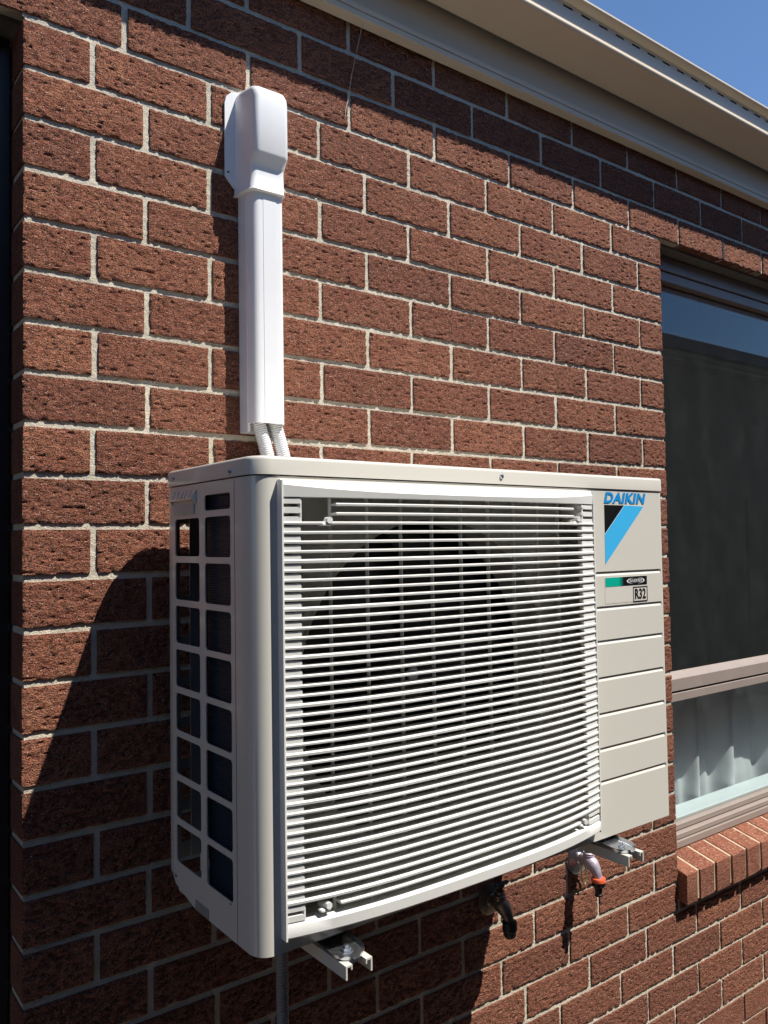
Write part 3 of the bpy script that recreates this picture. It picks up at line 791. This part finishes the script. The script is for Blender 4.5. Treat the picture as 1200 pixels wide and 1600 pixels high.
def arcband(cx, cz, rx, rz, a0, a1, w_):
    n = 18; vs = []
    for i in range(n+1):
        a = R(a0+(a1-a0)*i/n); wd = w_*math.sin(math.pi*i/n)
        vs += [(cx+rx*math.cos(a), -.0012, cz+rz*math.sin(a)), (cx+(rx-wd*2)*math.cos(a), -.0012, cz+(rz-wd*.4)*math.sin(a))]
    return MB().add(vs, [(2*i, 2*i+1, 2*i+3, 2*i+2) for i in range(n)])
arcband(.8565, .4858, .0290, .0062, 100, 255, .0022).build('oval_mark', M_WHITE, stk, recalc=False)
arcband(.8565, .4858, .0290, .0062, -80, 75, .0022).build('oval_mark', M_WHITE, stk, recalc=False)
for (x0, x1, z0, z1) in ((.848, .8945, .4725, .4737), (.848, .8945, .4440, .4452), (.848, .8491, .4452, .4725), (.8934, .8945, .4452, .4725)):
    MB().box(x0, x1, -.0012, -.0006, z0, z1).build('label_border', M_INK, stk)
text('R32', 'refrigerant_lettering', M_INK, stk, .8535, .8890, .4485, .4695, .03, 0)

# mounting feet under the front edge
def foot(x):
    f_ = MB()
    rings = []
    for t in np.linspace(0, 1, 9):
        y = .015-.070*t; wd = .027*(1 if t < .6 else math.sqrt(max(.08, 1-((t-.6)/.42)**2)))
        z = -.010-.004*t
        rings.append([(x-wd, y, z+.007), (x-wd+.004, y, z+.0015), (x+wd-.004, y, z+.0015), (x+wd, y, z+.007), (x+wd, y, z+.004), (x+wd-.005, y, z-.003), (x-wd+.005, y, z-.003), (x-wd, y, z+.004)])
    f_.sweep(rings)
    o = f_.build('mounting_foot', M_ZINC, ac, angle=50)
    MB().lathe([(.010, 0), (.010, .0018), (.0068, .002), (.0068, .0065), (.004, .007), (.004, .010), (.002, .0105)], (x, -.030, -.0125), (0, 0, 1), 6).build('bolt', M_ZINC, o)
    MB().box(x-.022, x+.022, .010, .05, -.012, -.003).build('rubber_pad', M_BLACK, o)
foot(.124); foot(.752)

# ------------------------------------------------------------------ wall brackets
def bracket(x, label):
    b_ = empty('wall_bracket', (x, 0, ZB0-.014), label, 'bracket', 'wall brackets under the outdoor unit')
    y0 = -.472; wd = .0225; hh = .019; t = .0026
    arm = MB()
    for sg in (-1, 1):
        p = [(sg*wd, 0), (sg*wd, -hh), (sg*(wd-t), -hh), (sg*(wd-t), -t), (sg*(wd-.009), -t), (sg*(wd-.009), -.007), (sg*(wd-.009-.002), -.007), (sg*(wd-.009-.002), 0)]
        arm.sweep([[(u, yy, v) for u, v in p] for yy in (y0, -.006)])
    arm.bbox(-wd+.003, wd-.003, -.40, -.30, -hh+.002, -hh+.006, .001)
    arm.build('arm', M_STRUT, b_, angle=30)
    MB().bbox(-.024, .024, -.0062, .001, -.05, .40, .001).build('wall_plate', M_STRUT, b_)
    MB().add([(-.0015, -.0062, -.03), (.0015, -.0062, -.03), (.0015, -.0062, -.10), (-.0015, -.0062, -.10), (-.0015, -.20, -.03), (.0015, -.20, -.03)],
             [(0, 3, 4), (1, 5, 2), (0, 4, 5, 1), (3, 2, 5, 4), (0, 1, 2, 3)]).build('gusset', M_STRUT, b_)
    for z in (.05, .33):
        MB().lathe([(.010, 0), (.010, .002), (.0065, .0022), (.0065, .008)], (0, -.006, z), (0, -1, 0), 6).build('bolt', M_ZINC, b_)
bracket(.332, 'beige steel strut arm under the louvred side end of the outdoor unit')
bracket(.960, 'beige steel strut arm under the lettered end of the outdoor unit')

# ------------------------------------------------------------------ pipe duct on the wall
dz0, dz1 = ZO-.664, ZO-.19
dx0, dx1 = .397, .470; dd = -.054
duct = empty('pipe_duct', ((dx0+dx1)/2, 0, dz0), 'white plastic pipe duct with hooded wall outlet running up the bricks', 'pipe duct')
def dloc(x, y, z): return (x-(dx0+dx1)/2, y, z-dz0)
def cover_outline(o=0.0, dep=dd, x0=dx0, x1=dx1, r=.009, r2=.014, n=5):
    p = [(x0-o, -.0005), (x0-o, dep*.62)]
    p += [(x0+.003-o+r2-r2*math.cos(R(90*k/n)), dep-o+r2-r2*math.sin(R(90*k/n))) for k in range(n+1)]
    p += [(x0+.024, dep-o), (x0+.0245, dep-o-.0007), (x1-.020, dep-o-.0007), (x1-.0195, dep-o)]
    p += [(x1-.003+o-r+r*math.sin(R(90*k/n)), dep-o+r-r*math.cos(R(90*k/n))) for k in range(n+1)]
    p += [(x1+o, dep*.62), (x1+o, -.0005)]
    return p
def shell(outline, th, zs):
    n = len(outline); cx = sum(p[0] for p in outline)/n
    inn = []
    for i, (x, y) in enumerate(outline):
        a = outline[max(i-1, 0)]; c = outline[min(i+1, n-1)]; tx, ty = c[0]-a[0], c[1]-a[1]; l = math.hypot(tx, ty) or 1
        inn.append((x-ty/l*th, y+tx/l*th))
    ring = outline+inn[::-1]
    return MB().sweep([[dloc(x, y, z) for x, y in ring] for z in zs])
shell(cover_outline(), .0018, (dz0, dz1)).build('cover', M_PVC, duct, angle=40)
base = [(dx0-.0015, -.001), (dx0-.0015, -.032), (dx0+.0035, -.034), (dx0+.0035, -.004), (dx1-.0035, -.004), (dx1-.0035, -.034), (dx1+.0015, -.032), (dx1+.0015, -.001)]
MB().sweep([[dloc(x, y, z) for x, y in base] for z in (dz0-.016, dz1)]).build('base_channel', M_PVC, duct)
# hooded outlet cap: deeper box over the hole in the wall, stepping down to a collar round the duct
def cap_ring(z, dep, grow, r=.014):
    x0, x1 = dx0-.006-grow, dx1+.001+grow; n = 6
    p = [(x0-.002, .0), (x0, dep*.5)]
    p += [(x0+.004+r-r*math.cos(R(90*k/n)), dep+r-r*math.sin(R(90*k/n))) for k in range(n+1)]
    p += [(x1-.003-r+r*math.sin(R(90*k/n)), dep+r-r*math.cos(R(90*k/n))) for k in range(n+1)]
    p += [(x1+.001, dep*.5), (x1+.002, .0)]
    return [dloc(x, y, ZO+z) for x, y in p]
cap = MB().sweep([cap_ring(-.2175, -.060, .0015, .012), cap_ring(-.2165, -.062, .003, .012), cap_ring(-.2135, -.0605, .0015, .012), cap_ring(-.176, -.0600, .0008, .012), cap_ring(-.166, -.0610, .0008, .011), cap_ring(-.152, -.0735, .0008, .011),
                  cap_ring(-.146, -.0760, .0008, .011), cap_ring(-.042, -.0760, .0008, .011), cap_ring(-.031, -.0745, .0004, .012), cap_ring(-.022, -.070, -.001, .014), cap_ring(-.016, -.061, -.003, .015), cap_ring(-.013, -.045, -.005, .013), cap_ring(-.0115, -.016, -.007, .008)]).build('outlet_cap', M_PVC, duct, angle=60)
fl = [(dx0-.030, -.180), (dx0-.030, -.036)]+[(dx0-.030+.028-.028*math.cos(R(a)), -.036+.028*math.sin(R(a))) for a in (30, 60, 90)]
fl += [(dx1+.022-.028+.028*math.sin(R(a)), -.036+.028*math.cos(R(a))) for a in (0, 30, 60, 90)]+[(dx1+.022, -.180), (dx1+.008, -.200), (dx1, -.206), (dx0-.004, -.206), (dx0-.014, -.198)]
MB().plate(fl, [], lambda u, v, d: dloc(u, -.0005-d, ZO+v), .0035).build('flange', M_PVC, cap)
MB().lathe([(.0022, 0), (.0022, .0005)], dloc(dx0-.024, -.0042, ZO-.172), (0, -1, 0), 10).build('screw_hole', M_BLACK, cap)

# two corrugated conduits from the duct down behind the unit
def corrugated(name, path, r0, amp, mat, label, cat, group, pitch=.0042):
    pts = []; L = 0; P = [Vector(p) for p in path]
    tot = sum((P[i+1]-P[i]).length for i in range(len(P)-1)); n = int(tot/pitch*4)
    acc = [0]
    for i in range(len(P)-1): acc.append(acc[-1]+(P[i+1]-P[i]).length)
    rr = []
    for k in range(n+1):
        s_ = tot*k/n; i = max(0, min(len(P)-2, next((j for j in range(len(acc)-1) if acc[j+1] >= s_), len(P)-2)))
        t = (s_-acc[i])/max(1e-9, acc[i+1]-acc[i]); pts.append(P[i].lerp(P[i+1], min(1, max(0, t)))); rr.append(r0+amp*(1, .45, -1, .45)[k % 4])
    o = MB().tube(pts, rr, 14).build(name, mat, None, angle=80)
    return tag(o, label, cat, group)
corrugated('conduit', bez((.414, -.030, ZO-.63), (.417, -.032, ZO-.67), (.437, -.034, ZO-.70), (.452, -.034, ZO-.80), 20), .0128, .0008, M_WHOSE,
           'white corrugated conduit bowed out of the duct end, the one on the louvred side', 'conduit', 'corrugated conduits below the duct')
corrugated('conduit', bez((.448, -.030, ZO-.63), (.455, -.032, ZO-.67), (.472, -.034, ZO-.70), (.488, -.034, ZO-.80), 20), .0128, .0008, M_WHOSE,
           'white corrugated conduit from the duct end, the one toward the window', 'conduit', 'corrugated conduits below the duct')
corrugated('drain_hose', [(.307, -.300, ZB0-.002), (.307, -.300, ZB0-.30), (.309, -.298, ZB0-.60), (.312, -.294, -.276)], .0090, .0008, M_HOSE,
           'grey corrugated drain hose hanging straight down under the outdoor unit', 'hose', None, .0048)

# ------------------------------------------------------------------ taps under the unit
def tap(loc, label, m_body, m_fl, frad):
    t = empty('garden_tap', loc, label, 'tap', 'wall taps under the outdoor unit')
    MB().lathe([(frad, 0), (frad, .003), (frad*.82, .006), (.014, .008), (.012, .010)], (0, .001, 0), (0, -1, 0), 28).build('flange', m_fl, t)
    MB().lathe([(.0125, 0), (.0125, .015)], (0, -.008, 0), (0, -1, 0), 6).build('hex_nut', M_COPPER if m_fl is M_ZINC else m_fl, t)
    MB().tube([(0, -.012, 0), (0, -.022, .001), (.0, -.035, .001), (.0005, -.046, -.005), (.001, -.055, -.016), (.0015, -.061, -.028), (.002, -.063, -.040)],
              [.0100, .0140, .0180, .0172, .0140, .0112, .0105], 16).build('body', m_body, t, angle=60)
    MB().lathe([(.0150, 0), (.0150, .010), (.0142, .011), (.0142, .015), (.0100, .017), (.0100, .024)], (0, -.034, .007), (0, -.12, 1), 16).build('bonnet', m_body, t)
    MB().lathe([(.005, 0), (.005, .012), (.009, .013), (.009, .020), (.004, .021)], (0, -.037, .029), (0, -.12, 1), 14).build('spindle', M_BLACK, t)
    MB().bbox(-.022, .022, -.044, -.036, .044, .052, .003).build('handle', M_BLACK, t)
    return t
tap((1.036, 0, ZO-1.738), 'dark tarnished brass tap in the shade below the middle of the unit', M_BRASS, M_BRASS, .036)
tap((1.354, 0, ZO-1.716), 'lilac coated recycled water tap in sunlight below the lettered end of the unit', M_LILAC, M_ZINC, .043)
c1 = empty('hose_connector', (1.038, -.063, ZO-1.738-.036), 'black plastic hose connector screwed on the dark shaded tap', 'hose connector')
MB().lathe([(.0160, 0), (.0172, -.003), (.0172, -.019), (.0150, -.021), (.0145, -.030), (.0130, -.034)], (0, 0, .006), (0, 0, 1), 20).build('collar', M_BLACK, c1)
MB().lathe([(.010, -.02), (.010, -.031), (.006, -.032)], (0, 0, 0), (0, 0, 1), 16).build('nozzle', M_BLACK, c1)
c2 = empty('hose_connector', (1.356, -.063, ZO-1.716-.036), 'black hose connector with orange collar on the lilac tap', 'hose connector')
rg_ = [(.0170, .000), (.0182, -.002), (.0182, -.009), (.0160, -.0105)]
MB().lathe(rg_, (0, 0, .002), (0, 0, 1), 24).build('collar', M_ORANGE, c2)
MB().lathe([(.0155, 0), (.0155, -.012), (.0095, -.015), (.0085, -.030), (.0100, -.032), (.0100, -.036), (.006, -.038)], (0, 0, -.007), (0, 0, 1), 20).build('nozzle', M_BLACK, c2)
for k in range(12):
    a = 2*math.pi*k/12
    MB().bbox(.0155*math.cos(a)-.0015, .0155*math.cos(a)+.0015, .0155*math.sin(a)-.0015, .0155*math.sin(a)+.0015, -.018, -.009, .0005).build('grip_rib', M_BLACK, c2)
lp = [(.006+.0105*math.cos(a), 0, -.040+.028*math.sin(a)) for a in np.linspace(0, 2*math.pi, 25)]
wl = MB().tube([(x_-.25*(z_+.04), y_-.016-.10*(z_+.03), z_) for x_, y_, z_ in lp],   .0023, 8, cap=False).build('wire_loop', M_LOOP, None, (1.352, 0, ZO-1.716))
tag(wl, 'thin metal wire loop hanging from the lilac tap flange', 'wire loop')

# ------------------------------------------------------------------ cobweb strand under the eave
cw = MB().tube([(.66, -.001, ZO+.06), (.668, -.006, ZO+.12), (.680, -.012, ZO+.18), (.69, -.020, ZO+.24)], [.0009, .0006, .0005, .0005], 5)
cw.tube([(.66, -.001, ZO+.06), (.655, -.001, ZO+.045), (.652, -.001, ZO+.02)], [.0012, .0009, .0005], 5)
tag(cw.build('cobweb', M_WEB, None), 'single dusty cobweb strand between eave trim and bricks', 'cobweb')
print('bricks as objects:', NB)
